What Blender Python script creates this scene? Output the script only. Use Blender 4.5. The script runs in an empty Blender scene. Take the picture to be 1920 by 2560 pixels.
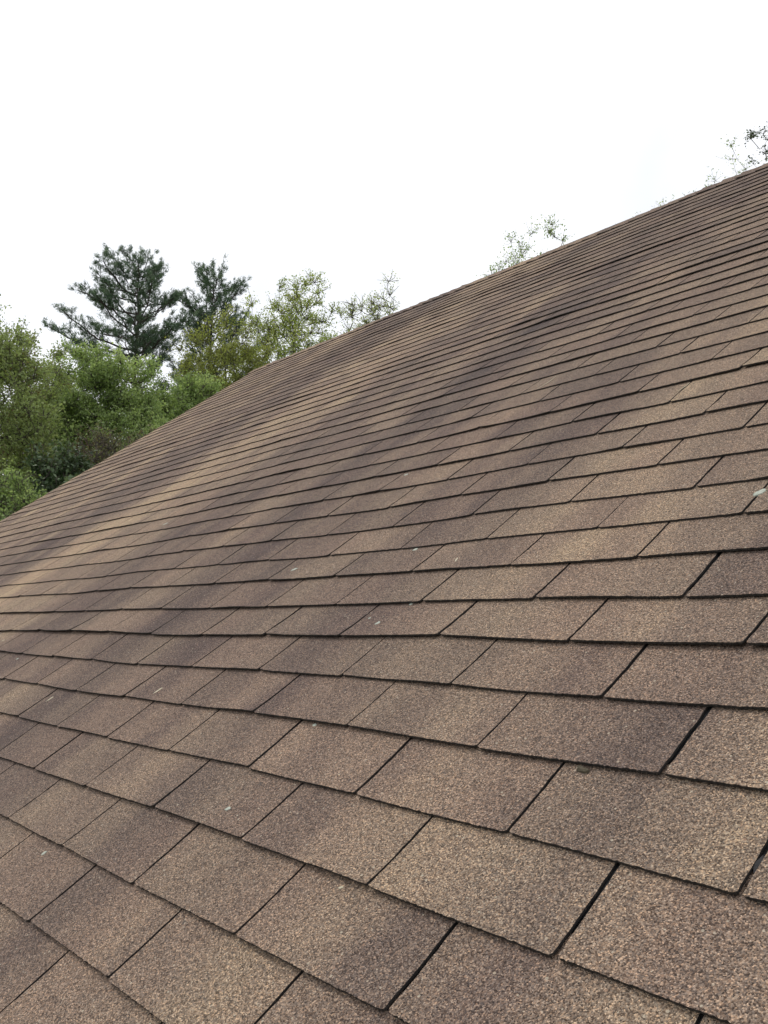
import bpy, math, random
import numpy as np
from mathutils import Vector, Matrix, noise

random.seed(7)
rng = np.random.default_rng(7)
scene = bpy.context.scene
C = bpy.context.collection

# ------------------------------------------------------------------ camera
SLOPE = math.radians(33.69)                 # 8:12 pitch
CS, SN = math.cos(SLOPE), math.sin(SLOPE)
E_, T_ = 0.127, 0.3048                      # course exposure, tab width
V_EAVE, V_RIDGE = -1.20, 5.476
U_RAKE, U_END = -4.715, 6.0
Z0 = 2.75 - V_EAVE * SN                     # height of the v = 0 line above the ground
ROOF = Matrix(((1, 0, 0, 0), (0, CS, -SN, 0), (0, SN, CS, Z0), (0, 0, 0, 1)))   # roof plane (u,v,n) -> world
F_PX = 2270.6                               # focal length in pixels of the 1920 x 2560 picture
CAM_UVN = Vector((3.49706, -0.16507, 0.70247))
R_CAM = Matrix(((0.6368729, 0.6280338, -0.4471761), (-0.0925751, -0.5135263, -0.8530654), (-0.7653906, 0.5846916, -0.2689106)))
cam_d = bpy.data.cameras.new('camera')
cam = bpy.data.objects.new('camera', cam_d)
C.objects.link(cam)
scene.camera = cam
cam_d.sensor_fit = 'HORIZONTAL'
cam_d.sensor_width = 36.0
cam_d.lens = 36.0 * F_PX / 1920.0
cam_d.clip_start, cam_d.clip_end = 0.02, 2000
rot = ROOF.to_3x3() @ Matrix((R_CAM[0], -R_CAM[1], -R_CAM[2])).transposed()
CAM = ROOF @ CAM_UVN
cam.matrix_world = Matrix.Translation(CAM) @ rot.to_4x4()

# ------------------------------------------------------------------ sky, sun, exposure
SUN_EL, SUN_AZ = math.radians(60), math.radians(-100)      # azimuth clockwise from +Y
world = bpy.data.worlds.new('World')
scene.world = world
world.use_nodes = True
nt = world.node_tree
nt.nodes.clear()
out = nt.nodes.new('ShaderNodeOutputWorld')
bg = nt.nodes.new('ShaderNodeBackground')
bg.inputs['Strength'].default_value = 0.1
sky = nt.nodes.new('ShaderNodeTexSky')
sky.sky_type = 'NISHITA'
sky.sun_disc = False
sky.sun_elevation = SUN_EL
sky.sun_rotation = SUN_AZ
sky.air_density, sky.dust_density = 1.0, 2.0
tc = nt.nodes.new('ShaderNodeTexCoord')
cn = nt.nodes.new('ShaderNodeTexNoise')
cn.inputs['Scale'].default_value = 2.2
cn.inputs['Detail'].default_value = 5
mr = nt.nodes.new('ShaderNodeMapRange')
mr.inputs[1].default_value, mr.inputs[2].default_value = 0.3, 0.62
mr.inputs[3].default_value, mr.inputs[4].default_value = 0.62, 0.97
mx = nt.nodes.new('ShaderNodeMix')
mx.data_type = 'RGBA'
mx.inputs[7].default_value = (12.4, 12.5, 12.7, 1)        # thick bright cloud cover
nt.links.new(tc.outputs['Generated'], cn.inputs['Vector'])
nt.links.new(cn.outputs['Fac'], mr.inputs[0])
nt.links.new(mr.outputs[0], mx.inputs[0])
nt.links.new(sky.outputs[0], mx.inputs[6])
nt.links.new(mx.outputs[2], bg.inputs['Color'])
nt.links.new(bg.outputs[0], out.inputs['Surface'])

sd = bpy.data.lights.new('sun', 'SUN')
sd.energy, sd.angle, sd.color = 1.3, math.radians(14), (1.0, 0.95, 0.88)
sun = bpy.data.objects.new('sun', sd)
C.objects.link(sun)
sdir = Vector((math.sin(SUN_AZ) * math.cos(SUN_EL), math.cos(SUN_AZ) * math.cos(SUN_EL), math.sin(SUN_EL)))
sun.rotation_euler = sdir.to_track_quat('Z', 'Y').to_euler()
sun.location = (0, 0, 40)

scene.view_settings.view_transform = 'Standard'
scene.view_settings.look = 'None'
scene.view_settings.gamma = 1.0
scene.view_settings.exposure = 0.0
scene.view_settings.use_curve_mapping = False


# ------------------------------------------------------------------ helpers
def ray(px, py):
    """world direction through a pixel of the 1920 x 2560 picture"""
    d = R_CAM.transposed() @ Vector(((px - 960) / F_PX, (py - 1280) / F_PX, 1.0))
    return (ROOF.to_3x3() @ d).normalized()


def at(px, py, dist):
    """point on that ray at a horizontal distance from the camera"""
    d = ray(px, py)
    return CAM + d * (dist / math.hypot(d.x, d.y))


def project(p_uvn):
    q = R_CAM @ (Vector(p_uvn) - CAM_UVN)
    if q.z < 0.05:
        return None
    return (960 + F_PX * q.x / q.z, 1280 + F_PX * q.y / q.z)


def tag(o, label=None, cat=None, group=None, kind=None):
    for k, v in (('label', label), ('category', cat), ('group', group), ('kind', kind)):
        if v:
            o[k] = v
    return o


def empty(name, loc=(0, 0, 0), mw=None, parent=None):
    o = bpy.data.objects.new(name, None)
    C.objects.link(o)
    o.empty_display_size = 0.3
    if mw is not None:
        o.matrix_world = mw
    else:
        o.location = loc
    if parent:
        o.parent = parent
    return o


def mesh_obj(name, verts, faces, mats, parent=None, loc=(0, 0, 0), midx=None, attrs=None, smooth=False):
    me = bpy.data.meshes.new(name)
    me.from_pydata(verts, [], faces)
    for m in (mats if isinstance(mats, (list, tuple)) else [mats]):
        me.materials.append(m)
    if midx is not None:
        me.polygons.foreach_set('material_index', np.asarray(midx, np.int32))
    if attrs:
        for k, arr in attrs.items():
            a = me.attributes.new(k, 'FLOAT', 'POINT')
            a.data.foreach_set('value', np.asarray(arr, np.float32))
    if smooth:
        me.polygons.foreach_set('use_smooth', np.ones(len(me.polygons), bool))
    me.update()
    o = bpy.data.objects.new(name, me)
    C.objects.link(o)
    o.location = loc
    if parent:
        o.parent = parent
    return o


def array_mesh(name, V, F, mat, parent=None, attrs=None, smooth=False):
    """numpy verts (n,3) and faces (m,k) -> object"""
    me = bpy.data.meshes.new(name)
    V = np.ascontiguousarray(V, np.float32)
    F = np.ascontiguousarray(F, np.int32)
    k = F.shape[1]
    me.vertices.add(len(V))
    me.vertices.foreach_set('co', V.ravel())
    me.loops.add(F.size)
    me.loops.foreach_set('vertex_index', F.ravel())
    me.polygons.add(len(F))
    me.polygons.foreach_set('loop_start', np.arange(0, F.size, k, dtype=np.int32))
    if smooth:
        me.polygons.foreach_set('use_smooth', np.ones(len(F), bool))
    me.materials.append(mat)
    if attrs:
        for kk, arr in attrs.items():
            a = me.attributes.new(kk, 'FLOAT', 'POINT')
            a.data.foreach_set('value', np.asarray(arr, np.float32))
    me.update(calc_edges=True)
    me.validate()
    o = bpy.data.objects.new(name, me)
    C.objects.link(o)
    if parent:
        o.parent = parent
    return o


class NB:
    """small node-tree builder"""
    def __init__(self, name):
        self.m = bpy.data.materials.new(name)
        self.m.use_nodes = True
        self.t = self.m.node_tree
        self.b = self.t.nodes['Principled BSDF']
        self.o = self.t.nodes['Material Output']

    def n(self, typ, **kw):
        nd = self.t.nodes.new(typ)
        for k, v in kw.items():
            setattr(nd, k, v)
        return nd

    def l(self, a, b):
        self.t.links.new(a, b)

    def math(self, op, a, b=None, clamp=False):
        nd = self.n('ShaderNodeMath', operation=op, use_clamp=clamp)
        for i, x in enumerate((a, b)):
            if x is None:
                continue
            if isinstance(x, (int, float)):
                nd.inputs[i].default_value = x
            else:
                self.l(x, nd.inputs[i])
        return nd.outputs[0]

    def comb(self, x, y, z=0.0):
        nd = self.n('ShaderNodeCombineXYZ')
        for i, s in enumerate((x, y, z)):
            if isinstance(s, (int, float)):
                nd.inputs[i].default_value = s
            else:
                self.l(s, nd.inputs[i])
        return nd.outputs[0]

    def noise(self, vec, scale, detail=2.0, rough=0.5):
        nd = self.n('ShaderNodeTexNoise')
        nd.inputs['Scale'].default_value = scale
        nd.inputs['Detail'].default_value = detail
        nd.inputs['Roughness'].default_value = rough
        if vec is not None:
            self.l(vec, nd.inputs['Vector'])
        return nd.outputs['Fac']

    def ramp(self, fac, stops):
        nd = self.n('ShaderNodeValToRGB')
        el = nd.color_ramp.elements
        while len(el) < len(stops):
            el.new(0.5)
        for e, (p, c) in zip(el, stops):
            e.position = p
            e.color = (*c, 1) if len(c) == 3 else c
        self.l(fac, nd.inputs[0])
        return nd.outputs[0]

    def mix(self, a, b, fac, blend='MIX'):
        nd = self.n('ShaderNodeMix', data_type='RGBA', blend_type=blend)
        for i, x in ((0, fac), (6, a), (7, b)):
            if isinstance(x, (int, float)):
                nd.inputs[i].default_value = x
            elif isinstance(x, tuple):
                nd.inputs[i].default_value = (*x, 1)
            else:
                self.l(x, nd.inputs[i])
        return nd.outputs[2]


# ------------------------------------------------------------------ materials
roof_frame_mw = ROOF
house = empty('house', mw=Matrix.Identity(4))
tag(house, 'house with a weathered brown asphalt shingle gable roof', 'house')


def shingle_material(frame):
    k = NB('asphalt_shingle')
    tcn = k.n('ShaderNodeTexCoord', object=frame)
    P = tcn.outputs['Object']
    sep = k.n('ShaderNodeSeparateXYZ')
    k.l(P, sep.inputs[0])
    u, v = sep.outputs[0], sep.outputs[1]
    course = k.n('ShaderNodeAttribute', attribute_name='course').outputs['Fac']
    tone = k.n('ShaderNodeAttribute', attribute_name='tone').outputs['Fac']
    warp = k.noise(P, 9.0, 2.0)
    uw = k.math('ADD', u, k.math('MULTIPLY', k.math('SUBTRACT', warp, 0.5), 0.12))
    # the blend runs in columns up the slope and changes again on every course
    A = k.noise(k.comb(k.math('MULTIPLY', uw, 2.3), k.math('MULTIPLY', v, 0.22)), 1.0, 2.0)
    B = k.noise(k.comb(k.math('MULTIPLY', uw, 5.2), k.math('MULTIPLY', course, 3.71)), 1.0, 1.5)
    D = k.noise(k.comb(k.math('MULTIPLY', u, 26.0), k.math('MULTIPLY', v, 11.0), 3.3), 1.0, 2.0)
    # broad columns left by laying the bundles straight up the roof; dark right ones partly paint in view-dependent shade
    uc = k.math('ADD', uw, k.math('MULTIPLY', k.math('SUBTRACT', k.noise(k.comb(0.0, k.math('MULTIPLY', v, 1.3), 2.0), 1.0, 2.0), 0.5), 0.5))
    cf = k.math('DIVIDE', k.math('ADD', uc, 5.0), 10.0)
    gs = lambda q: (q, q, q)
    col = k.ramp(cf, [((x + 5) / 10, gs(y)) for x, y in ((-4.6, .62), (-3.6, .56), (-2.9, .60), (-2.4, .36), (-1.85, .16), (-1.5, .34),
                      (-1.2, .76), (-.9, .72), (-.4, .50), (.1, .32), (.55, .42), (.9, .18), (1.3, .36), (1.8, .34), (2.3, .50), (3.2, .54))])
    sc_ = k.n('ShaderNodeSeparateColor')
    k.l(col, sc_.inputs[0])
    s = k.math('ADD', k.math('MULTIPLY', A, 0.42), k.math('MULTIPLY', B, 0.31))
    s = k.math('ADD', s, k.math('ADD', 0.137, k.math('MULTIPLY', k.math('SUBTRACT', sc_.outputs[0], 0.5), 0.36)))
    s = k.math('ADD', s, k.math('MULTIPLY', k.math('SUBTRACT', tone, 0.5), 0.06))
    s = k.math('ADD', s, k.math('MULTIPLY', k.math('SUBTRACT', D, 0.5), 0.075))
    base = k.ramp(s, [(0.28, (0.079, 0.061, 0.058)), (0.41, (0.148, 0.111, 0.092)),
                      (0.53, (0.225, 0.169, 0.128)), (0.70, (0.365, 0.275, 0.185))])
    H = k.noise(k.comb(k.math('MULTIPLY', u, 3.1), k.math('MULTIPLY', course, 1.9), 8.0), 1.0, 1.0)
    hue = k.ramp(H, [(0.40, (0, 0, 0)), (0.62, (1, 1, 1))])
    base = k.mix(base, (1.0, 0.94, 0.97), k.math('MULTIPLY', hue, 0.6), 'MULTIPLY')
    # mineral granules: pale, brown and black grit
    vo = k.n('ShaderNodeTexVoronoi')
    vo.inputs['Scale'].default_value = 620
    k.l(P, vo.inputs['Vector'])
    sc = k.n('ShaderNodeSeparateColor')
    k.l(vo.outputs['Color'], sc.inputs[0])
    g = k.ramp(sc.outputs[0], [(0.0, (0.12, 0.12, 0.13)), (0.18, (0.42, 0.40, 0.40)), (0.55, (0.95, 0.95, 0.95)),
                               (0.86, (1.52, 1.50, 1.42)), (1.0, (2.7, 2.62, 2.4))])
    base = k.mix(base, g, 0.86, 'MULTIPLY')
    tintn = k.ramp(sc.outputs[1], [(0.0, (0.90, 1.0, 1.10)), (0.5, (1, 1, 1)), (1.0, (1.10, 0.99, 0.88))])
    base = k.mix(base, tintn, 0.8, 'MULTIPLY')
    cl = k.noise(P, 230.0, 2.0, 0.6)
    clr = k.ramp(cl, [(0.30, (0.66, 0.66, 0.67)), (0.5, (1, 1, 1)), (0.70, (1.24, 1.22, 1.19))])
    base = k.mix(base, clr, 0.8, 'MULTIPLY')
    nw = k.n('ShaderNodeTexNoise')
    nw.inputs['Scale'].default_value = 330
    k.l(P, nw.inputs['Vector'])
    nwarp = nw.outputs['Color']
    v2 = k.n('ShaderNodeTexVoronoi')
    v2.inputs['Scale'].default_value = 150
    k.l(k.mix(P, nwarp, 0.010, 'LINEAR_LIGHT'), v2.inputs['Vector'])
    s2 = k.n('ShaderNodeSeparateColor')
    k.l(v2.outputs['Color'], s2.inputs[0])
    rad = k.math('MULTIPLY', k.math('POWER', s2.outputs[0], 7.0), 0.36)
    pit = k.math('LESS_THAN', v2.outputs['Distance'], rad)
    base = k.mix(base, (0.035, 0.032, 0.032), k.math('MULTIPLY', pit, 0.65))
    v3 = k.n('ShaderNodeTexVoronoi')
    v3.inputs['Scale'].default_value = 170
    k.l(P, v3.inputs['Vector'])
    s3 = k.n('ShaderNodeSeparateColor')
    k.l(v3.outputs['Color'], s3.inputs[0])
    gr = k.math('LESS_THAN', v3.outputs['Distance'], k.math('MULTIPLY', k.math('POWER', s3.outputs[0], 5.0), 0.34))
    base = k.mix(base, k.ramp(s3.outputs[1], [(0.3, (0.46, 0.40, 0.31)), (0.7, (0.30, 0.19, 0.13))]), k.math('MULTIPLY', gr, 0.75))
    # small bald spots where the grit has worn off
    bald = k.ramp(k.noise(P, 60.0, 2.0), [(0.70, (0, 0, 0)), (0.76, (1, 1, 1))])
    base = k.mix(base, (0.06, 0.055, 0.055), k.math('MULTIPLY', bald, 0.55))
    k.l(base, k.b.inputs['Base Color'])
    k.b.inputs['Roughness'].default_value = 0.93
    k.b.inputs['Specular IOR Level'].default_value = 0.18
    hgt = k.math('ADD', k.math('MULTIPLY', vo.outputs['Distance'], -1.0), k.math('MULTIPLY', cl, 0.8))
    bp = k.n('ShaderNodeBump')
    bp.inputs['Strength'].default_value = 0.75
    bp.inputs['Distance'].default_value = 0.0016
    k.l(hgt, bp.inputs['Height'])
    k.l(bp.outputs[0], k.b.inputs['Normal'])
    return k.m


def edge_material(frame):
    k = NB('asphalt_edge')
    tcn = k.n('ShaderNodeTexCoord', object=frame)
    nz = k.noise(tcn.outputs['Object'], 420.0, 2.0)
    c = k.ramp(nz, [(0.42, (0.018, 0.016, 0.016)), (0.62, (0.042, 0.036, 0.032)), (0.74, (0.13, 0.10, 0.08))])
    k.l(c, k.b.inputs['Base Color'])
    k.b.inputs['Roughness'].default_value = 0.85
    return k.m


def underlay_material(frame):
    k = NB('slot_asphalt')
    tcn = k.n('ShaderNodeTexCoord', object=frame)
    nz = k.noise(tcn.outputs['Object'], 380.0, 2.0)
    c = k.ramp(nz, [(0.35, (0.012, 0.013, 0.015)), (0.6, (0.032, 0.035, 0.038)), (0.75, (0.08, 0.08, 0.08))])
    k.l(c, k.b.inputs['Base Color'])
    k.b.inputs['Roughness'].default_value = 0.9
    return k.m


def plain_material(name, c0, c1, scale=6.0, rough=0.8, bump=0.0):
    k = NB(name)
    tcn = k.n('ShaderNodeTexCoord')
    nz = k.noise(tcn.outputs['Object'], scale, 4.0, 0.6)
    k.l(k.ramp(nz, [(0.3, c0), (0.7, c1)]), k.b.inputs['Base Color'])
    k.b.inputs['Roughness'].default_value = rough
    if bump:
        bp = k.n('ShaderNodeBump')
        bp.inputs['Strength'].default_value = bump
        bp.inputs['Distance'].default_value = 0.02
        k.l(nz, bp.inputs['Height'])
        k.l(bp.outputs[0], k.b.inputs['Normal'])
    return k.m


def leaf_material(name, stops, trans=0.35, rough=0.55):
    k = NB(name)
    t = k.n('ShaderNodeAttribute', attribute_name='tint').outputs['Fac']
    c = k.ramp(t, stops)
    k.l(c, k.b.inputs['Base Color'])
    k.b.inputs['Roughness'].default_value = rough
    k.b.inputs['Specular IOR Level'].default_value = 0.3
    tr = k.n('ShaderNodeBsdfTranslucent')
    k.l(k.mix(c, (1.15, 1.15, 0.78), 1.0, 'MULTIPLY'), tr.inputs['Color'])
    ms = k.n('ShaderNodeMixShader')
    ms.inputs[0].default_value = trans
    k.l(k.b.outputs[0], ms.inputs[1])
    k.l(tr.outputs[0], ms.inputs[2])
    k.l(ms.outputs[0], k.o.inputs['Surface'])
    return k.m


# ------------------------------------------------------------------ ground
k = NB('lawn_grass')
tcn = k.n('ShaderNodeTexCoord')
nz = k.noise(tcn.outputs['Object'], 0.35, 6.0, 0.65)
nz2 = k.noise(tcn.outputs['Object'], 9.0, 3.0)
k.l(k.mix(k.ramp(nz, [(0.35, (0.035, 0.055, 0.018)), (0.65, (0.07, 0.10, 0.03))]), (0.06, 0.05, 0.03),
          k.math('MULTIPLY', nz2, 0.5)), k.b.inputs['Base Color'])
k.b.inputs['Roughness'].default_value = 0.95
gv, gf = [], []
GN = 60
for i in range(GN + 1):
    for j in range(GN + 1):
        x = ((i / GN * 2 - 1) ** 3) * 700
        y = ((j / GN * 2 - 1) ** 3) * 700
        r = math.hypot(x, y)
        z = 0.0 if r < 14 else 0.35 * noise.noise(Vector((x * .03, y * .03, 1))) * min(1, (r - 14) / 15)
        gv.append((x, y, z))
for i in range(GN):
    for j in range(GN):
        a = i * (GN + 1) + j
        gf.append((a, a + GN + 1, a + GN + 2, a + 1))
tag(mesh_obj('ground', gv, gf, k.m, smooth=True), kind='structure')

# ------------------------------------------------------------------ roof
roof_me = bpy.data.meshes.new('roof')
roof = bpy.data.objects.new('roof', roof_me)
C.objects.link(roof)
roof.parent = house
roof.matrix_world = ROOF
M_SH = shingle_material(roof)
M_ED = edge_material(roof)
M_UN = underlay_material(roof)

TH = 0.0043
N_SHIFT = -0.0098                           # brings the worn upper faces onto the plane the camera was solved on


def wave(u, v):
    """gentle sag and swell of the old deck"""
    return N_SHIFT + (0.006 * noise.noise(Vector((u * 0.9, v * 0.8, 4.0))) + 0.003 * noise.noise(Vector((u * 2.6, v * 2.2, 9.0))))


# slots that can be read in the picture, by course: (u in metres, drift of the butt line up the slope in millimetres)
SLOTS = {0: ((1.955, -9.0), (2.261, -6.5)),
         1: ((1.505, -7.4), (1.806, -6.5), (2.108, -6.4), (2.415, -7.0), (2.722, -4.4)),
         2: ((1.345, -8.4), (1.647, -7.3), (1.951, -2.8), (2.253, -3.6), (2.563, -4.4), (2.868, -9.4)),
         3: ((1.183, -5.4), (1.495, -5.6), (1.790, 0.4), (2.093, 2.3), (2.396, 1.6), (2.704, -2.9), (3.013, -11.0)),
         4: ((0.412, -6.1), (0.714, -2.4), (1.030, -4.3), (1.341, -0.3), (1.635, 2.3), (1.935, 6.4), (2.236, 5.6), (2.547, 3.9), (2.855, 0.1)),
         5: ((0.255, -1.2), (0.557, -5.0), (0.863, -2.5), (1.177, -3.5), (1.485, -0.5), (1.781, 6.4), (2.080, 6.0), (2.384, 6.3), (2.691, 4.3)),
         6: ((0.101, -1.7), (0.429, -1.1), (0.726, 0.8), (1.036, 0.0), (1.336, 2.1), (1.640, 3.9), (1.939, 4.8), (2.239, 10.7), (2.548, 6.2), (2.853, 0.4)),
         7: ((-0.030, -2.0), (0.272, -2.1), (0.584, -0.2), (0.886, -0.4), (1.187, 0.8), (1.487, -0.2), (1.785, 2.6), (2.082, 3.7), (2.387, 5.8), (2.699, -1.9)),
         8: ((1.931, 6.5), (2.238, 3.8), (2.542, 1.9)),
         9: ((1.777, -1.5), (2.071, 2.8), (2.378, 3.7), (2.690, -2.1)),
         10: ((1.628, -2.4), (1.918, 9.4), (2.223, 8.0), (2.535, 0.6)),
         11: ((1.482, 0.5), (1.774, 7.8), (2.075, 8.0), (2.383, 3.6)),
         12: ((1.618, 3.3), (1.919, 7.4), (2.221, 6.2), (2.529, 3.6)),
         13: ((1.469, -0.2), (1.766, 4.1), (2.071, -0.8), (2.380, 0.3)),
         14: ((1.616, 0.1), (1.910, 4.2), (2.223, -6.5))}
C_LO = -10
C_HI = 42
courses = {}
for c in range(C_LO, C_HI + 1):
    r = random.Random(c * 31 + 5)
    if c in SLOTS:
        u0, dv = SLOTS[c][0][0], 0.0
    elif c < 0:
        u0, dv = 1.955 + (T_ / 2 if c % 2 else 0) + r.uniform(-.006, .006), -.007
    else:
        u0, dv = 1.611 + (T_ / 2 if (c - 14) % 2 else 0) + r.uniform(-.012, .012), r.uniform(-.003, .003)
    lift = 0.0003 + 0.0034 * r.random() ** 2.5 + (0.0026 if c < 9 else 0.0004)
    if c in (6, 15, 19, 26, 32):
        lift += 0.0026
    courses[c] = (u0, dv, lift)


def butt_v(c, u):
    if c > C_HI:
        return V_RIDGE
    dv = courses[c][1]
    if c in SLOTS:
        dv = float(np.interp(u, [q[0] for q in SLOTS[c]], [q[1] for q in SLOTS[c]])) * .001
        return c * E_ + dv + 0.0012 * noise.noise(Vector((u * 3.3, c * 2.7, 6)))
    return c * E_ + dv + 0.0032 * noise.noise(Vector((u * 0.8, c * 5.3, 0))) + 0.0015 * noise.noise(Vector((u * 3.3, c * 2.7, 6)))


def lift_at(c, u):
    L = courses[c][2]
    a = noise.noise(Vector((u * 1.1, c * 7.7, 2.0)))
    b = noise.noise(Vector((u * 4.2, c * 3.1, 5.0)))
    return L * (0.6 + 0.8 * max(0, a) * 2) + max(0, b - 0.15) * 0.006


def top_n(c, u, v):
    """height of the upper face of course c"""
    vb, vh = butt_v(c, u), butt_v(min(c + 1, C_HI), u) if c < C_HI else (c + 1) * E_
    s = (v - vb) / max(vh - vb, .01)
    return wave(u, v) + TH * (2 - min(s, 1.25)) + lift_at(c, u) * max(0, 1 - s) ** 2


def surf(u, v):
    c = int(math.floor(v / E_))
    for cc in (c + 1, c, c - 1):
        if C_LO <= cc <= C_HI and v >= butt_v(cc, u):
            return top_n(cc, u, v)
    return 0.01


# deck under the shingles
dv_, df_ = [], []
NU, NV = 90, 56
for i in range(NU + 1):
    for j in range(NV + 1):
        u = U_RAKE + 0.02 + (U_END - U_RAKE - 0.04) * i / NU
        v = V_EAVE + 0.02 + (V_RIDGE - V_EAVE - 0.02) * j / NV
        dv_.append((u, v, wave(u, v) - 0.0012))
for i in range(NU):
    for j in range(NV):
        a = i * (NV + 1) + j
        df_.append((a, a + NV + 1, a + NV + 2, a + 1))
roof_me.from_pydata(dv_, [], df_)
roof_me.materials.append(M_UN)
roof_me.update()


def tab_geometry(c, ua, ub, nu, nv, ragged, r):
    """one shingle tab between two slots, in roof coordinates"""
    V, F, MI = [], [], []
    slant = r.gauss(0, 0.0011)
    dvt = r.gauss(0, 0.0009)
    curl = max(0, r.gauss(0.0, 0.0010))
    cornl, cornr = r.uniform(.001, .004), r.uniform(.001, .004)
    vh0 = (c + 1) * E_ + 0.026 if c < C_HI else V_RIDGE
    bot = []
    for i in range(nu + 1):
        f = i / nu
        u = ua + (ub - ua) * f
        vb = butt_v(c, u) + slant * (f - .5) * 2 + dvt
        de = min(f, 1 - f) * (ub - ua)
        if de < 0.006:
            vb += (cornl if f < .5 else cornr) * (1 - de / 0.006) ** 2
        if ragged:
            vb += r.gauss(0, ragged)
        bot.append((u, vb))
    wl = [r.gauss(0, ragged * .8) + 0.0012 * noise.noise(Vector((ua * 9, j * .8, 1))) for j in range(nv + 1)]
    wr = [r.gauss(0, ragged * .8) + 0.0012 * noise.noise(Vector((ub * 9, j * .8, 3))) for j in range(nv + 1)]
    for j in range(nv + 1):
        s = (j / nv) ** 1.15
        for i in range(nu + 1):
            u, vb = bot[i]
            f = i / nu
            uu = u + (wl[j] if i == 0 else 0) + (wr[j] if i == nu else 0)
            v = vb + (vh0 - vb) * s
            n = top_n(c, u, v) + curl * (1 - s) ** 2 * (abs(f - .5) * 2) ** 2
            if ragged:
                n += r.gauss(0, ragged * .35)
                if 0 < i < nu and 0 < j < nv:
                    uu += r.gauss(0, ragged)
            V.append((uu, v, n))
    W = nu + 1
    for j in range(nv):
        for i in range(nu):
            a = j * W + i
            F.append((a, a + 1, a + 1 + W, a + W))
            MI.append(0)
    n0 = len(V)
    rim = [j * W for j in range(nv, 0, -1)] + list(range(W)) + [j * W + nu for j in range(1, nv + 1)]
    for q in rim:
        x, y, z = V[q]
        cx = 0.0006 if x < (ua + ub) / 2 else -0.0006
        V.append((x + cx, y + 0.0006, z - TH - 0.0004))
    for a in range(len(rim) - 1):
        F.append((rim[a], n0 + a, n0 + a + 1, rim[a + 1]))
        MI.append(1)
    return V, F, MI


tabs = []
for c in range(C_LO, C_HI + 1):
    u0 = courses[c][0]
    r = random.Random(c * 977)
    k0 = math.ceil((U_RAKE - u0) / T_) - 1
    rake = U_RAKE + r.gauss(0, 0.004)
    kk = k0
    jit = lambda q: random.Random(c * 5003 + q * 17).gauss(0, 0.0022)
    gap = lambda q: max(0.0035, random.Random(c * 713 + q * 29).gauss(0.0059, 0.0013))
    known = [q[0] for q in SLOTS.get(c, ())]

    def slot_u(q):
        if known and 0 <= q < len(known):
            return known[q]
        if known and q >= len(known):
            return known[-1] + (q - len(known) + 1) * T_ + jit(q)
        return u0 + q * T_ + jit(q)
    while slot_u(kk) < U_END:
        ua, ub = slot_u(kk) + gap(kk) / 2, slot_u(kk + 1) - gap(kk + 1) / 2
        kk += 1
        ua, ub = max(ua, rake), min(ub, U_END)
        if ub - ua < 0.02:
            continue
        vm = (c + 0.5) * E_
        P4 = [project((x, y, 0)) for x, y in ((ua, c * E_), (ub, c * E_), (ub, (c + 1) * E_), (ua, (c + 1) * E_))]
        area = 0
        if all(P4):
            inside = [(min(max(x, 0), 1920), min(max(y, 0), 2560)) for x, y in P4]
            area = abs(sum(inside[i][0] * inside[(i + 1) % 4][1] - inside[(i + 1) % 4][0] * inside[i][1] for i in range(4))) / 2
        d = (Vector(((ua + ub) / 2, vm, 0)) - CAM_UVN).length
        tabs.append((area, d, c, ua, ub, kk))
tabs.sort(key=lambda q: -q[0])
fV, fF, fM, fC, fT = [], [], [], [], []
for idx, (area, d, c, ua, ub, kk) in enumerate(tabs):
    r = random.Random(c * 10007 + kk * 101)
    tone = r.random()
    w = (ub - ua) / T_
    if d < 1.7 and area > 0:
        nu, nv, rag = max(6, int(96 * w)), 12, 0.00046
    elif d < 2.8 and area > 0:
        nu, nv, rag = max(5, int(48 * w)), 6, 0.00046
    elif d < 4.5:
        nu, nv, rag = max(3, int(12 * w)), 3, 0.0005
    else:
        nu, nv, rag = max(2, int(5 * w)), 2, 0.0004
    V, F, MI = tab_geometry(c, ua, ub, nu, nv, rag, r)
    if idx < 300:
        o3 = Vector(((ua + ub) / 2, c * E_, 0))
        V = [(x - o3.x, y - o3.y, z) for x, y, z in V]
        mesh_obj('shingle', V, F, [M_SH, M_ED], roof, o3, MI, {'course': [c] * len(V), 'tone': [tone] * len(V)})
    else:
        b = len(fV)
        fV += V
        fF += [tuple(q + b for q in f) for f in F]
        fM += MI
        fC += [c] * len(V)
        fT += [tone] * len(V)
fld = mesh_obj('shingle_field', fV, fF, [M_SH, M_ED], roof, (0, 0, 0), fM, {'course': fC, 'tone': fT})
tag(fld, kind='stuff')

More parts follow.
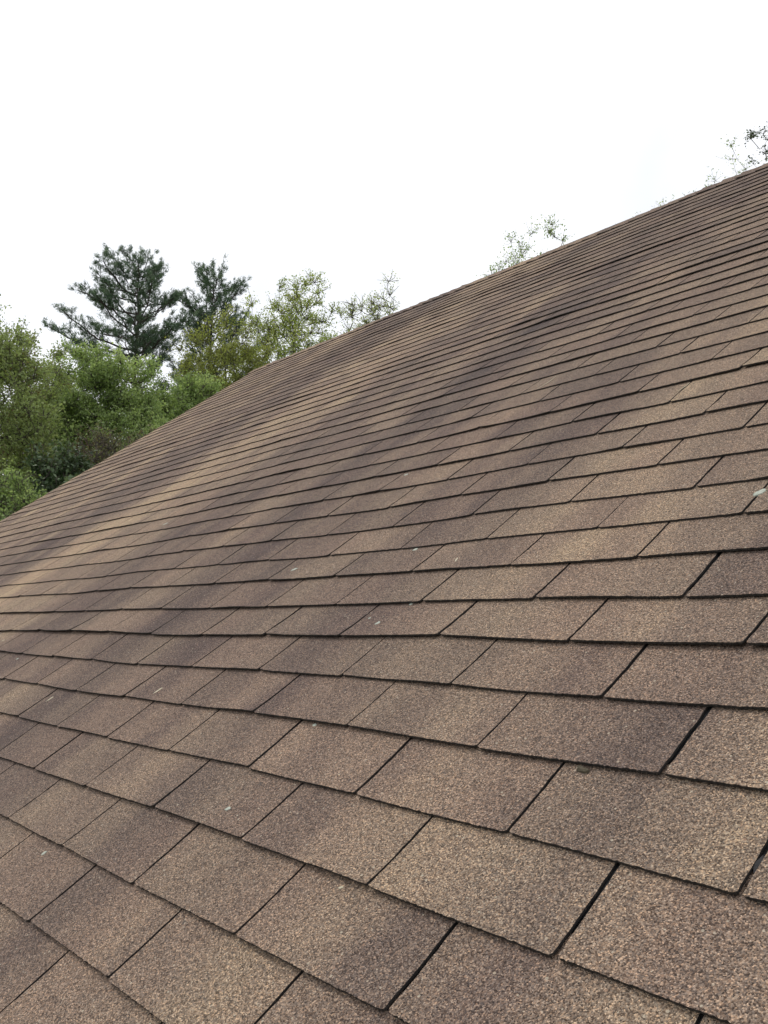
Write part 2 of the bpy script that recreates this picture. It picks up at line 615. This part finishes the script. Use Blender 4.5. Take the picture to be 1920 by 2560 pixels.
# ridge caps: bent single tabs lapped along the ridge, laid from the rake inward
cap_w = 0.135
ang = math.pi - 2 * SLOPE
for i in range(int((U_END - U_RAKE) / E_)):
    r = random.Random(i * 7 + 3)
    ua = U_RAKE + i * E_ - 0.006 + r.gauss(0, .002)
    ub = ua + E_ + 0.035
    V, F, MI = [], [], []
    ww = cap_w + r.gauss(0, .003)
    lft = max(0, r.gauss(0.002, 0.0015))
    prof = [(-ww, 0.0085), (-ww * .5, 0.0090), (-0.022, 0.0105), (0.0, 0.0065)]
    # second half mirrored over the ridge: slope turns by twice the pitch
    pts = [Vector((p, q)) for p, q in prof]
    ca, sa = math.cos(-2 * SLOPE), math.sin(-2 * SLOPE)
    for p, q in prof[-2::-1]:
        x, y = -p, q
        pts.append(Vector((x * ca - y * sa, x * sa + y * ca)))
    ns = len(pts)
    for jj, (uu, hh) in enumerate(((ua, 0.0045 + lft), ((ua + ub) / 2, 0.003), (ub, 0.0))):
        for q, p in enumerate(pts):
            nrm = Vector((0, 1)) if q < 3 else (Vector((sa * -1, ca)) if q > 3 else Vector((math.sin(SLOPE), math.cos(SLOPE))))
            pp = p + nrm * (hh + (r.gauss(0, .0012) if jj < 2 else 0))
            V.append((uu - (ua + ub) / 2 + r.gauss(0, .001), pp.x + r.gauss(0, .001), pp.y + wave(uu, V_RIDGE)))
    for jj in range(2):
        for q in range(ns - 1):
            a = jj * ns + q
            F.append((a, a + ns, a + ns + 1, a + 1))
            MI.append(0)
    rim = [2 * ns, ns, 0] + list(range(1, ns)) + [2 * ns - 1, 3 * ns - 1]
    n0 = len(V)
    for q in rim:
        x, y, z = V[q]
        V.append((x + .0006, y, z - TH))
    for a in range(len(rim) - 1):
        F.append((rim[a], rim[a + 1], n0 + a + 1, n0 + a))
        MI.append(1)
    tn = r.random()
    mesh_obj('ridge_cap', V, F, [M_SH, M_ED], roof, ((ua + ub) / 2, V_RIDGE, 0), MI,
             {'course': [60 + i % 9] * len(V), 'tone': [tn] * len(V)})

# far slope of the roof, walls, boards and gutter
Y_R, Z_R = V_RIDGE * CS, Z0 + V_RIDGE * SN
Y_E, Z_E = V_EAVE * CS, 2.75
Y_E2 = 2 * Y_R - Y_E
bV, bF, bM, bC, bT = [], [], [], [], []
for c in range(C_LO, C_HI + 1):
    ph = T_ / 2 if c % 2 else 0
    kk = -1
    while U_RAKE - ph + kk * T_ < U_END:
        ua, ub = max(U_RAKE, U_RAKE - ph + kk * T_ + .003), min(U_END, U_RAKE - ph + (kk + 1) * T_ - .003)
        kk += 1
        if ub - ua < .03:
            continue
        b = len(bV)
        va, vb = c * E_, min((c + 1) * E_ + .02, V_RIDGE)
        for u, v, n in ((ua, va, 2 * TH), (ub, va, 2 * TH), (ub, vb, TH), (ua, vb, TH), (ua, va, TH), (ub, va, TH), (ub, vb, 0), (ua, vb, 0)):
            bV.append((u, 2 * Y_R - (v * CS - n * SN), Z0 + v * SN + n * CS))
        bF += [(b + 1, b, b + 3, b + 2), (b, b + 1, b + 5, b + 4), (b + 3, b, b + 4, b + 7), (b + 1, b + 2, b + 6, b + 5)]
        bM += [0, 1, 1, 1]
        tn = random.random()
        bC += [c + 90] * 8
        bT += [tn] * 8
back = mesh_obj('rear_slope', bV, bF, [M_SH, M_ED], house, (0, 0, 0), bM, {'course': bC, 'tone': bT})
tag(back, kind='stuff')
M_BOARD = plain_material('painted_board', (0.55, 0.52, 0.46), (0.64, 0.61, 0.55), 5, 0.6)
M_SIDING = plain_material('siding_paint', (0.42, 0.38, 0.30), (0.50, 0.45, 0.37), 4, 0.7)
M_SOFFIT = plain_material('roof_deck_wood', (0.22, 0.16, 0.10), (0.32, 0.24, 0.15), 8, 0.8)
M_GUT = plain_material('gutter_metal', (0.30, 0.24, 0.19), (0.36, 0.29, 0.23), 3, 0.45)


def prism(name, poly, x0, x1, mat, parent):
    """polygon in the YZ plane pushed along X"""
    n = len(poly)
    V = [(x0, y, z) for y, z in poly] + [(x1, y, z) for y, z in poly]
    F = [tuple(range(n - 1, -1, -1)), tuple(range(n, 2 * n))]
    F += [(i, (i + 1) % n, n + (i + 1) % n, n + i) for i in range(n)]
    return mesh_obj(name, V, F, mat, parent)


dn = 0.012


def under(y, z, d):
    """point d below the roof plane (vertical)"""
    return (y, z - d)


deck = [under(Y_E + .02, Z_E + .0, .030), under(Y_R, Z_R, .016), under(Y_E2 - .02, Z_E, .030),
        under(Y_E2 - .02, Z_E, .060), under(Y_R, Z_R, .05), under(Y_E + .02, Z_E, .060)]
prism('roof_deck', deck, U_RAKE + .03, U_END - .03, M_SOFFIT, house)
for xa in (U_RAKE + .045, U_END - .045 - .02):
    rb = [under(Y_E + .03, Z_E, .063), under(Y_R, Z_R, .053), under(Y_E2 - .03, Z_E, .063),
          under(Y_E2 - .03, Z_E, .20), under(Y_R, Z_R, .21), under(Y_E + .03, Z_E, .20)]
    prism('rake_board', rb, xa, xa + .02, M_BOARD, house)
YW, YW2 = Y_E + .40, Y_E2 - .40
zw = Z_E + .40 * math.tan(SLOPE) - .068
XA, XB = U_RAKE + .35, U_END - .35
gable = [(YW, -.3), (YW2, -.3), (YW2, zw), (Y_R, Z_R - .058), (YW, zw)]
gable = [(YW, -.3), (YW, zw), (Y_R, Z_R - .068), (YW2, zw), (YW2, -.3)]
prism('gable_wall', gable, XA, XA + .15, M_SIDING, house)
prism('gable_wall', gable, XB - .15, XB, M_SIDING, house)
for ya, yb in ((YW, YW + .15), (YW2 - .15, YW2)):
    mz = Z_E + (min(ya - Y_E, Y_E2 - yb)) * math.tan(SLOPE) - .07
    prism('side_wall', [(ya, -.3), (ya, mz), (yb, mz), (yb, -.3)], XA + .152, XB - .152, M_SIDING, house)
for ya, sgn in ((Y_E + .03, 1), (Y_E2 - .03, -1)):
    prism('fascia_board', [(ya, Z_E - .063), (ya, Z_E - .20), (ya + .02 * sgn, Z_E - .20), (ya + .02 * sgn, Z_E - .063)],
          U_RAKE + .067, U_END - .067, M_BOARD, house)
    g = [(ya - .001 * sgn, Z_E - .07), (ya - .001 * sgn, Z_E - .17), (ya - .08 * sgn, Z_E - .17), (ya - .11 * sgn, Z_E - .075),
         (ya - .105 * sgn, Z_E - .073), (ya - .077 * sgn, Z_E - .165), (ya - .006 * sgn, Z_E - .165), (ya - .006 * sgn, Z_E - .07)]
    prism('gutter', g, U_RAKE + .05, U_END - .05, M_GUT, house)


# ------------------------------------------------------------------ bits lying on the shingles
M_LICH = plain_material('pale_lichen', (0.28, 0.31, 0.26), (0.46, 0.48, 0.41), 300, 0.9)
M_PETAL = plain_material('dry_petal', (0.45, 0.40, 0.28), (0.60, 0.54, 0.41), 200, 0.8)
M_TAR = plain_material('tar_dab', (0.010, 0.010, 0.011), (0.022, 0.022, 0.024), 90, 0.9)
M_MOSS = plain_material('moss', (0.05, 0.042, 0.028), (0.12, 0.10, 0.065), 200, 0.95)


def flake(name, u, v, ru, rv, h, rotz, mat, seed, n=11, sink=0.0):
    r = random.Random(seed)
    z0 = surf(u, v)
    V, F = [], []
    for ring, (s, z) in enumerate(((1.0, -0.0015), (0.92, h * .6), (0.5, h))):
        for i in range(n):
            a = 2 * math.pi * i / n
            q = s * (0.75 + 0.45 * random.Random(seed * 50 + i).random())
            x, y = ru * q * math.cos(a), rv * q * math.sin(a)
            xx, yy = x * math.cos(rotz) - y * math.sin(rotz), x * math.sin(rotz) + y * math.cos(rotz)
            V.append((xx, yy, z + r.gauss(0, h * .12)))
    V.append((0, 0, h))
    for q in range(2):
        for i in range(n):
            F.append((q * n + i, q * n + (i + 1) % n, (q + 1) * n + (i + 1) % n, (q + 1) * n + i))
    for i in range(n):
        F.append((2 * n + i, 2 * n + (i + 1) % n, 3 * n))
    o = mesh_obj(name, V, F, mat)
    o.matrix_world = ROOF @ Matrix.Translation((u, v, z0 + 0.0002 - sink))
    return o


G_L = 'pale lichen flecks scattered on the shingles'
for i, (u, v, a, b, rz) in enumerate(((1.835, 1.136, .008, .006, .3), (2.049, .892, .006, .005, 1), (1.382, 1.077, .011, .007, .6),
                                      (2.142, .51, .006, .004, 0), (2.016, .816, .007, .005, .9), (1.966, .837, .004, .003, .2),
                                      (2.15, .295, .006, .005, .5), (1.764, .096, .006, .004, 1.1), (1.34, 1.63, .009, .006, .2),
                                      (.261, .609, .008, .004, .4), (-.279, 1.586, .016, .006, .5))):
    tag(flake('lichen_fleck', u, v, a, b, .0012, rz, M_LICH, 10 + i), 'tiny pale grey lichen fleck stuck on a brown shingle', 'lichen', G_L)
tag(flake('lichen_patch', 2.690, 1.216, .014, .009, .0022, .9, M_LICH, 40, 15), 'largest pale lichen patch, grown across the edge of a slot', 'lichen')
G_P = 'dry petals scattered on the shingles'
for i, (u, v, a, b, rz) in enumerate(((2.048, 1.059, .009, .0022, 1.9), (1.466, .54, .014, .0035, 1.2), (.923, .461, .012, .003, 1.3),
                                      (-.136, .699, .008, .003, .8), (2.514, .239, .004, .002, .5))):
    tag(flake('dry_petal', u, v, a, b, .0012, rz, M_PETAL, 60 + i), 'narrow cream dried petal lying flat on a shingle', 'petal', G_P)
tag(flake('tar_dab', 3.014, .412, .0045, .012, .003, .0, M_TAR, 80, sink=.0035), 'black dab of roofing tar squeezed out in a slot', 'tar')
tag(flake('moss_clump', 2.742, .5025, .011, .004, .005, -.1, M_MOSS, 81, 13), 'small brown moss clump tucked under a shingle butt edge', 'moss')


def needle(u, v, L, rz, bend, label):
    V, F = [], []
    n = 8
    for i in range(n + 1):
        f = i / n - .5
        x, y = f * L, bend * (f * f * 4)
        uu, vv = u + x * math.cos(rz) - y * math.sin(rz), v + x * math.sin(rz) + y * math.cos(rz)
        z = surf(uu, vv) + .0012
        w = .0011 * (1 - abs(f) * 1.2)
        for q in range(4):
            a = q * math.pi / 2
            V.append((uu - u - math.sin(rz) * w * math.cos(a), vv - v + math.cos(rz) * w * math.cos(a), z + w * math.sin(a)))
    for i in range(n):
        for q in range(4):
            F.append((i * 4 + q, i * 4 + (q + 1) % 4, i * 4 + 4 + (q + 1) % 4, i * 4 + 4 + q))
    F += [(3, 2, 1, 0), (n * 4, n * 4 + 1, n * 4 + 2, n * 4 + 3)]
    o = mesh_obj('pine_needle', V, F, M_PETAL)
    o.matrix_world = ROOF @ Matrix.Translation((u, v, 0))
    tag(o, label, 'pine needle')


needle(1.533, 2.219, .11, 1.5, .012, 'long straw coloured pine needle curved up the slope of one shingle')
needle(2.222, 1.868, .05, 1.35, .003, 'short pale pine needle lying along a slot between two shingles')


# ------------------------------------------------------------------ trees
def tubes(paths, sides=5):
    """paths: list of (points (n,3), radii (n)) -> verts, quads"""
    VV, FF, b = [], [], 0
    for P, Rr in paths:
        P = np.asarray(P, float)
        n = len(P)
        d = np.gradient(P, axis=0)
        d /= np.linalg.norm(d, axis=1, keepdims=True) + 1e-9
        ref = np.where(np.abs(d[:, 2:3]) > .9, np.array([[1., 0, 0]]), np.array([[0, 0, 1.]]))
        e1 = np.cross(d, ref)
        e1 /= np.linalg.norm(e1, axis=1, keepdims=True) + 1e-9
        e2 = np.cross(d, e1)
        a = np.arange(sides) * 2 * math.pi / sides
        ring = P[:, None, :] + np.asarray(Rr)[:, None, None] * (e1[:, None, :] * np.cos(a)[None, :, None] + e2[:, None, :] * np.sin(a)[None, :, None])
        VV.append(ring.reshape(-1, 3))
        i = np.arange(n - 1)[:, None] * sides
        q = np.arange(sides)[None, :]
        q2 = (q + 1) % sides
        FF.append(np.stack([i + q, i + q2, i + sides + q2, i + sides + q], -1).reshape(-1, 4) + b)
        b += n * sides
    return np.concatenate(VV), np.concatenate(FF)


def leaf_mesh(centres, size, tint, g, droop=0.3, aspect=0.62):
    """one bent diamond (4 verts, 1 quad) per leaf"""
    n = len(centres)
    ax = g.normal(size=(n, 3))
    ax[:, 2] -= droop
    ax /= np.linalg.norm(ax, axis=1, keepdims=True)
    nr = g.normal(size=(n, 3))
    nr[:, 2] = np.abs(nr[:, 2]) + 0.5
    sd_ = np.cross(ax, nr)
    sd_ /= np.linalg.norm(sd_, axis=1, keepdims=True) + 1e-9
    up = np.cross(sd_, ax)
    s = (size * g.uniform(.6, 1.25, n))[:, None]
    V = np.stack([centres - ax * s * .5, centres + sd_ * s * .5 * aspect + up * s * .12,
                  centres + ax * s * .5, centres - sd_ * s * .5 * aspect + up * s * .12], 1).reshape(-1, 3)
    F = np.arange(n * 4).reshape(n, 4)
    return V, F, np.repeat(tint, 4)


M_BARK = plain_material('grey_bark', (0.05, 0.042, 0.035), (0.13, 0.11, 0.09), 7, 0.95, 0.6)
M_PBARK = plain_material('pine_bark', (0.035, 0.028, 0.024), (0.085, 0.068, 0.058), 7, 0.95, 0.6)


def grow(base, trunk_top, clumps, g, lean_up=0.25, step=0.5, r_tip=0.006, r_pow=0.46, sag=0.12):
    """skeleton joining every clump to the nearest wood already grown; returns tube paths"""
    base, trunk_top = np.array(base), np.array(trunk_top)
    nt_ = 14
    nodes = [base + (trunk_top - base) * (i / nt_) + np.array([g.normal(0, .05), g.normal(0, .05), 0]) * (i > 0) for i in range(nt_ + 1)]
    parent = [i - 1 for i in range(nt_ + 1)]
    tips = []
    axis = trunk_top - base
    order = np.argsort(np.linalg.norm(clumps - (base + axis * np.clip(((clumps - base) @ axis / (axis @ axis)), .25, 1)[:, None]), axis=1))
    for ci in order:
        c = clumps[ci]
        N = np.array(nodes)
        d = c - N
        dist = np.linalg.norm(d, axis=1)
        cost = dist + lean_up * np.maximum(0, N[:, 2] - c[2] + .35 * dist) * 2
        cost[:3] += 5
        j = int(np.argmin(cost))
        m = max(2, int(dist[j] / step) + 1)
        p0 = N[j]
        prev = j
        off = g.normal(0, .1 * dist[j], 3)
        off[2] -= sag * dist[j]
        for q in range(1, m + 1):
            f = q / m
            p = p0 + (c - p0) * f + off * math.sin(math.pi * f) + (g.normal(0, .025, 3) if q < m else 0)
            nodes.append(p)
            parent.append(prev)
            prev = len(nodes) - 1
        tips.append(prev)
    cnt = np.zeros(len(nodes))
    for t in tips:
        cnt[t] += 1
    for i in range(len(nodes) - 1, 0, -1):
        cnt[parent[i]] += cnt[i]
    rad = r_tip * np.maximum(cnt, .6) ** r_pow
    kids = [[] for _ in nodes]
    for i in range(1, len(nodes)):
        kids[parent[i]].append(i)
    paths = []
    stack = [(0, None)]
    while stack:
        s, pr = stack.pop()
        P, Rr = ([nodes[pr]], [min(rad[pr], rad[s] * 1.25)]) if pr is not None else ([], [])
        cur = s
        while True:
            P.append(nodes[cur])
            Rr.append(rad[cur])
            if not kids[cur]:
                break
            ks = sorted(kids[cur], key=lambda q: -cnt[q])
            for q in ks[1:]:
                stack.append((q, cur))
            cur = ks[0]
        if len(P) > 1:
            paths.append((P, Rr))
    return paths, [nodes[t] for t in tips]


def broadleaf(name, label, cat, px, top_py, dist, half_px, depth_py, mat, seed, n_cl=160, per=120, leaf=.075, spread=.33,
              group=None, hollow=.35, twigs=9, twig_r=.006, lean=0.0, bark=None, flat=1.0, r_tip=.006, r_pow=.46):
    """crown drawn from the picture: centre column, top row, half width and depth of crown (pixels), distance in metres"""
    g = np.random.default_rng(seed)
    top = at(px, top_py, dist)
    z_top = top.z
    mpp = dist / F_PX
    rx = half_px * mpp
    rz = depth_py * mpp / 2
    cz = z_top - rz
    bx, by = top.x + lean, top.y
    # lumpy ellipsoid volume of clump centres
    cl = []
    while len(cl) < n_cl:
        d = g.normal(size=3)
        d /= np.linalg.norm(d)
        rr = (hollow + (1 - hollow) * g.random()) ** .5
        lump = 0.84 + 0.30 * noise.noise(Vector((d[0] * 1.7 + seed, d[1] * 1.7, d[2] * 1.7))) + .16 * noise.noise(Vector((d[0] * 4, d[1] * 4 + seed, d[2] * 4)))
        wid = 1.0 if d[2] < 0 else (1 - .25 * d[2])
        p = d * rr * lump * np.array([rx * wid, rx * wid * flat, rz])
        cl.append((bx + p[0], by + p[1], cz + p[2]))
    cl = np.array(cl)
    base = (bx + g.normal(0, .2), by + g.normal(0, .2), -0.15)
    paths, tips = grow(base, (bx, by, cz + rz * .35), cl, g, r_tip=r_tip, r_pow=r_pow)
    root = empty(name, (base[0], base[1], 0))
    off = np.array([base[0], base[1], 0])
    # fine twigs around each clump carry the leaves
    tw = []
    LC, LT = [], []
    nl = max(2, per // twigs)
    for i, c in enumerate(cl):
        ct = np.clip(.5 + .17 * g.normal(), 0, 1)
        out_d = np.array([c[0] - bx, c[1] - by, c[2] - cz + rz * .5])
        out_d /= np.linalg.norm(out_d) + 1e-6
        for _ in range(twigs):
            d = g.normal(size=3) + out_d * .7 + np.array([0, 0, .25])
            d /= np.linalg.norm(d)
            e = c + d * spread * g.uniform(.5, 1.25)
            m = (c + e) / 2 + g.normal(0, .03, 3)
            tw.append(([c, m, e], [twig_r, twig_r * .75, twig_r * .4]))
            f = np.sqrt(g.random(nl))[:, None]
            pts = c + (e - c) * f + np.clip(g.normal(0, 1, (nl, 3)), -1.6, 1.6) * leaf * .9
            LC.append(pts)
            LT.append(np.clip(ct + g.normal(0, .13, nl), 0, 1))
    V, F = tubes(paths + tw, 5)
    array_mesh('trunk', V - off, F, bark or M_BARK, root, smooth=True)
    V, F, T = leaf_mesh(np.concatenate(LC), leaf, np.concatenate(LT), g)
    array_mesh('crown', V - off, F, mat, root, {'tint': T})
    tag(root, label, cat, group)
    return root


L_BRIGHT = leaf_material('spring_leaf', [(0.15, (0.15, 0.215, 0.075)), (0.5, (0.29, 0.395, 0.15)), (0.85, (0.43, 0.53, 0.24))], .5)
L_YELL = leaf_material('young_yellow_leaf', [(0.15, (0.15, 0.17, 0.045)), (0.5, (0.27, 0.31, 0.085)), (0.85, (0.37, 0.40, 0.14))], .5)
L_DARK = leaf_material('glossy_evergreen_leaf', [(0.15, (0.028, 0.048, 0.023)), (0.5, (0.065, 0.105, 0.047)), (0.85, (0.14, 0.19, 0.095))], .25, .35)
L_BROWN = leaf_material('reddish_bud_leaf', [(0.15, (0.095, 0.065, 0.045)), (0.4, (0.15, 0.12, 0.072)), (0.7, (0.19, 0.225, 0.09))])
L_MIX = leaf_material('olive_leaf', [(0.08, (0.19, 0.12, 0.07)), (0.24, (0.21, 0.25, 0.09)), (0.6, (0.30, 0.385, 0.15)), (0.85, (0.42, 0.49, 0.23))], .45)
L_PALE = leaf_material('pale_young_leaf', [(0.15, (0.22, 0.28, 0.07)), (0.5, (0.34, 0.42, 0.12)), (0.85, (0.46, 0.50, 0.20))], .55)
L_PINE = leaf_material('pine_needles', [(0.15, (0.042, 0.076, 0.048)), (0.5, (0.085, 0.142, 0.088)), (0.85, (0.15, 0.215, 0.135))], .38, .5)

broadleaf('maple_tree', 'tall olive green maple with rusty tips, first in the row of trees', 'tree', -80, 640, 20, 290, 900, L_MIX, 11, 460, 200, .066, .42, twigs=12)
broadleaf('maple_tree', 'olive maple filling the dip between the tall maple and round maple', 'tree', 120, 850, 26, 165, 600, L_MIX, 23, 260, 180, .075, .42, twigs=12)
broadleaf('maple_tree', 'bright green round-topped maple standing in front of the two pines', 'tree', 265, 850, 23, 200, 540, L_BRIGHT, 12, 400, 210, .07, .40, twigs=12)
broadleaf('maple_tree', 'low fresh green maple whose crown meets the roof rake', 'tree', 450, 915, 25, 185, 500, L_BRIGHT, 13, 340, 200, .072, .40, twigs=12)
broadleaf('bare_shrub', 'tall reddish brown budding shrub under the green maples', 'shrub', 300, 1050, 18.4, 240, 480, L_BROWN, 14, 330, 80, .048, .40, twigs=12)
broadleaf('rhododendron', 'dark glossy evergreen rhododendron low beside the roof rake', 'shrub', 150, 1110, 17, 125, 420, L_DARK, 15, 150, 90, .085, .30)
broadleaf('young_maple', 'small light green bush peeping over the foot of the rake', 'shrub', 25, 1165, 16, 120, 300, L_BRIGHT, 16, 130, 90, .055, .28)
broadleaf('yew_tree', 'low dark evergreen closing the gap between the feet of the pines', 'tree', 425, 912, 36, 75, 300, L_DARK, 27, 70, 130, .09, .42, hollow=.1)
broadleaf('oak_tree', 'yellow green oak with dark bare limbs before the second pine', 'tree', 560, 748, 31, 145, 470, L_YELL, 17, 150, 170, .08, .50, hollow=.15, twig_r=.009)
broadleaf('birch_tree', 'airy light green tree with thin branches above the roof corner', 'tree', 735, 655, 33, 180, 480, L_PALE, 18, 165, 140, .08, .55, hollow=.12, twig_r=.011)
broadleaf('birch_tree', 'sparse pale tree with hardly any leaves rising over the ridge', 'tree', 940, 660, 38, 140, 480, L_PALE, 19, 130, 60, .075, .55, hollow=.12, twig_r=.012)
broadleaf('cherry_tree', 'small leafy treetop with two peaks showing above the ridge', 'tree', 1325, 482, 24, 215, 860, L_BRIGHT, 20, 230, 56, .06, .32, hollow=.3, twig_r=.004, r_tip=.0035, r_pow=.58)
broadleaf('cherry_tree', 'row of tiny leaf tips just clearing the ridge line', 'tree', 1600, 430, 23, 130, 900, L_BRIGHT, 21, 190, 36, .05, .30, hollow=.3, twig_r=.003, r_tip=.003, r_pow=.6)
broadleaf('cherry_tree', 'thin sprays of leaves on the ridge beside the dark budded twig', 'tree', 1785, 330, 22, 150, 900, L_BRIGHT, 22, 200, 36, .05, .30, hollow=.3, twig_r=.003, r_tip=.003, r_pow=.6)
broadleaf('plum_tree', 'slim dark leafy shoot sticking up highest above the ridge', 'tree', 1897, 195, 21, 60, 900, L_DARK, 24, 100, 34, .055, .17, hollow=.1, twig_r=.004, twigs=7, r_tip=.003, r_pow=.62)


def pine(name, label, px, base_py_trunk, top_px, top_py, dist, seed, spread_px, whorls, z_low_py, lop):
    """eastern white pine: upswept whorled limbs carrying tufts of needles"""
    g = np.random.default_rng(seed)
    right = rot @ Vector((1, 0, 0))          # the limbs are longer on one side
    top = at(top_px, top_py, dist)
    low = at(px, base_py_trunk, dist)
    mpp = dist / F_PX
    dirx = (top - low)
    bx = low.x - dirx.x * .2
    by = low.y - dirx.y * .2
    base = np.array([bx, by, -.15])
    topv = np.array(top)
    H = topv[2] - base[2]
    root = empty(name, (bx, by, 0))
    off = np.array([bx, by, 0])
    tp = [base + (topv - base) * f + np.array([g.normal(0, .06), g.normal(0, .06), 0]) * (0 < f < 1) for f in np.linspace(0, 1, 22)]
    paths = [(tp, [max(.012, .30 * (1 - f) ** .9) for f in np.linspace(0, 1, 22)])]
    tuft, tdir = [], []
    zlow = at(px, z_low_py, dist).z
    Rm = spread_px * mpp
    nlimb = whorls * 3
    a_prev = g.random() * 6.28
    for w in range(nlimb):
        f = .82 * (w + g.random()) / nlimb
        h = min(.96, f + g.uniform(.10, .36) * (1 - .45 * f))
        a = a_prev = a_prev + 2.4 + g.normal(0, .35)
        L = max(.45, Rm * math.sqrt(1 - h * h) * g.uniform(.5, 1.08))
        L *= 1 - lop * (math.cos(a) * right.x + math.sin(a) * right.y)
        z = zlow + (topv[2] - zlow) * f
        dz = (topv[2] - zlow) * (h - f)
        p0 = base + (topv - base) * ((z - base[2]) / H)
        hd = np.array([math.cos(a), math.sin(a), 0])
        n = 9
        kink = g.normal(0, .10, 3) * L * .5
        for _ in (0,):
            P = []
            for q in range(n):
                t = q / (n - 1)
                P.append(p0 + hd * L * t ** .85 + np.array([0, 0, dz * t ** 1.35]) + g.normal(0, .05, 3) * (q > 0) + kink * math.sin(2.6 * t))
            paths.append((P, [max(.010, .018 + .024 * L / 3 * (1 - q / n) * 1.4) for q in range(n)]))
            P = np.array(P)
            # side twigs, tufted ends
            m = int(6 + L * 5.5)
            for s in range(m):
                t = .25 + .75 * (s + g.random()) / m
                i = min(n - 2, int(t * (n - 1)))
                q0 = P[i] + (P[i + 1] - P[i]) * (t * (n - 1) - i)
                sa_ = a + (1 if s % 2 else -1) * g.uniform(.4, 1.2)
                l2 = (.22 + .42 * (1 - t) * L / 2.5 + .25 * g.random())
                q1 = q0 + np.array([math.cos(sa_) * l2, math.sin(sa_) * l2, l2 * g.uniform(.3, 1.1)])
                paths.append(([q0, (q0 + q1) / 2 - np.array([0, 0, .04]), q1], [.012, .009, .006]))
                for tt in (.55, .8, 1.0):
                    if g.random() < .9:
                        tuft.append(q0 + (q1 - q0) * tt + g.normal(0, .05, 3))
                        dd = (q1 - q0) / (np.linalg.norm(q1 - q0) + 1e-6) + np.array([0, 0, .6])
                        tdir.append(dd / np.linalg.norm(dd))
            tuft.append(P[-1])
            tdir.append(np.array([hd[0] * .4, hd[1] * .4, .9]))
    for q in range(14):
        tuft.append(topv - np.array([g.normal(0, .05), g.normal(0, .05), q * .07]))
        tdir.append(np.array([0, 0, 1.]))
    tuft, tdir = np.array(tuft), np.array(tdir)
    K = 22
    n = len(tuft)
    d = np.repeat(tdir, K, 0) * .75 + g.normal(0, .62, (n * K, 3))
    d /= np.linalg.norm(d, axis=1, keepdims=True)
    s0 = np.repeat(tuft, K, 0) + g.normal(0, .05, (n * K, 3))
    L = g.uniform(.11, .20, n * K)[:, None]
    sd_ = np.cross(d, g.normal(size=(n * K, 3)))
    sd_ /= np.linalg.norm(sd_, axis=1, keepdims=True)
    wd = .013
    V = np.stack([s0 - sd_ * wd, s0 + sd_ * wd, s0 + d * L], 1).reshape(-1, 3)
    T = np.clip(np.repeat(.5 + .2 * g.normal(size=n), K) + .12 * g.normal(size=n * K), 0, 1)
    array_mesh('needles', V - off, np.arange(n * K * 3).reshape(-1, 3), L_PINE, root, {'tint': np.repeat(T, 3)})
    V, F = tubes(paths, 5)
    array_mesh('trunk', V - off, F, M_PBARK, root, smooth=True)
    tag(root, label, 'tree', 'white pines rising behind the green maples')
    return root


pine('pine_tree', 'wide dark pine with upswept open limbs behind the round maple', 314, 940, 352, 625, 46, 31, 195, 16, 965, .30)
pine('pine_tree', 'narrower dark pine behind the yellow green oak', 515, 960, 532, 652, 50, 38, 135, 16, 1010, -.12)

# far woodland that closes the gaps between the near trunks
g = np.random.default_rng(77)
FC, FT, tr = [], [], []
for i in range(60):
    px = -500 + 1300 * (i + g.random()) / 60
    dist = g.uniform(52, 72)
    tp_ = at(px, g.uniform(1000, 1090), dist)
    zt = tp_.z
    tr.append(([np.array([tp_.x, tp_.y, -.2]), np.array([tp_.x + g.normal(0, .2), tp_.y, zt * .5]), np.array([tp_.x, tp_.y, zt * .95])], [.2, .14, .03]))
    for c in range(26):
        cc = np.array([tp_.x, tp_.y, zt * .55]) + g.normal(0, 1, 3) * np.array([1.4, 1.4, zt * .2])
        if cc[2] > zt:
            continue
        FC.append(cc + g.normal(0, .5, (46, 3)))
        FT.append(np.clip(g.normal(.45, .15) + g.normal(0, .12, 46), 0, 1))
V, F, T = leaf_mesh(np.concatenate(FC), .2, np.concatenate(FT), g)
far = empty('far_woodland', (0, 0, 0))
tag(far, 'dim woodland in the gaps behind the near trees and pines', 'woodland', kind='stuff')
array_mesh('foliage', V, F, L_DARK, far, {'tint': T})
V, F = tubes(tr, 5)
array_mesh('trunks', V, F, M_BARK, far, smooth=True)
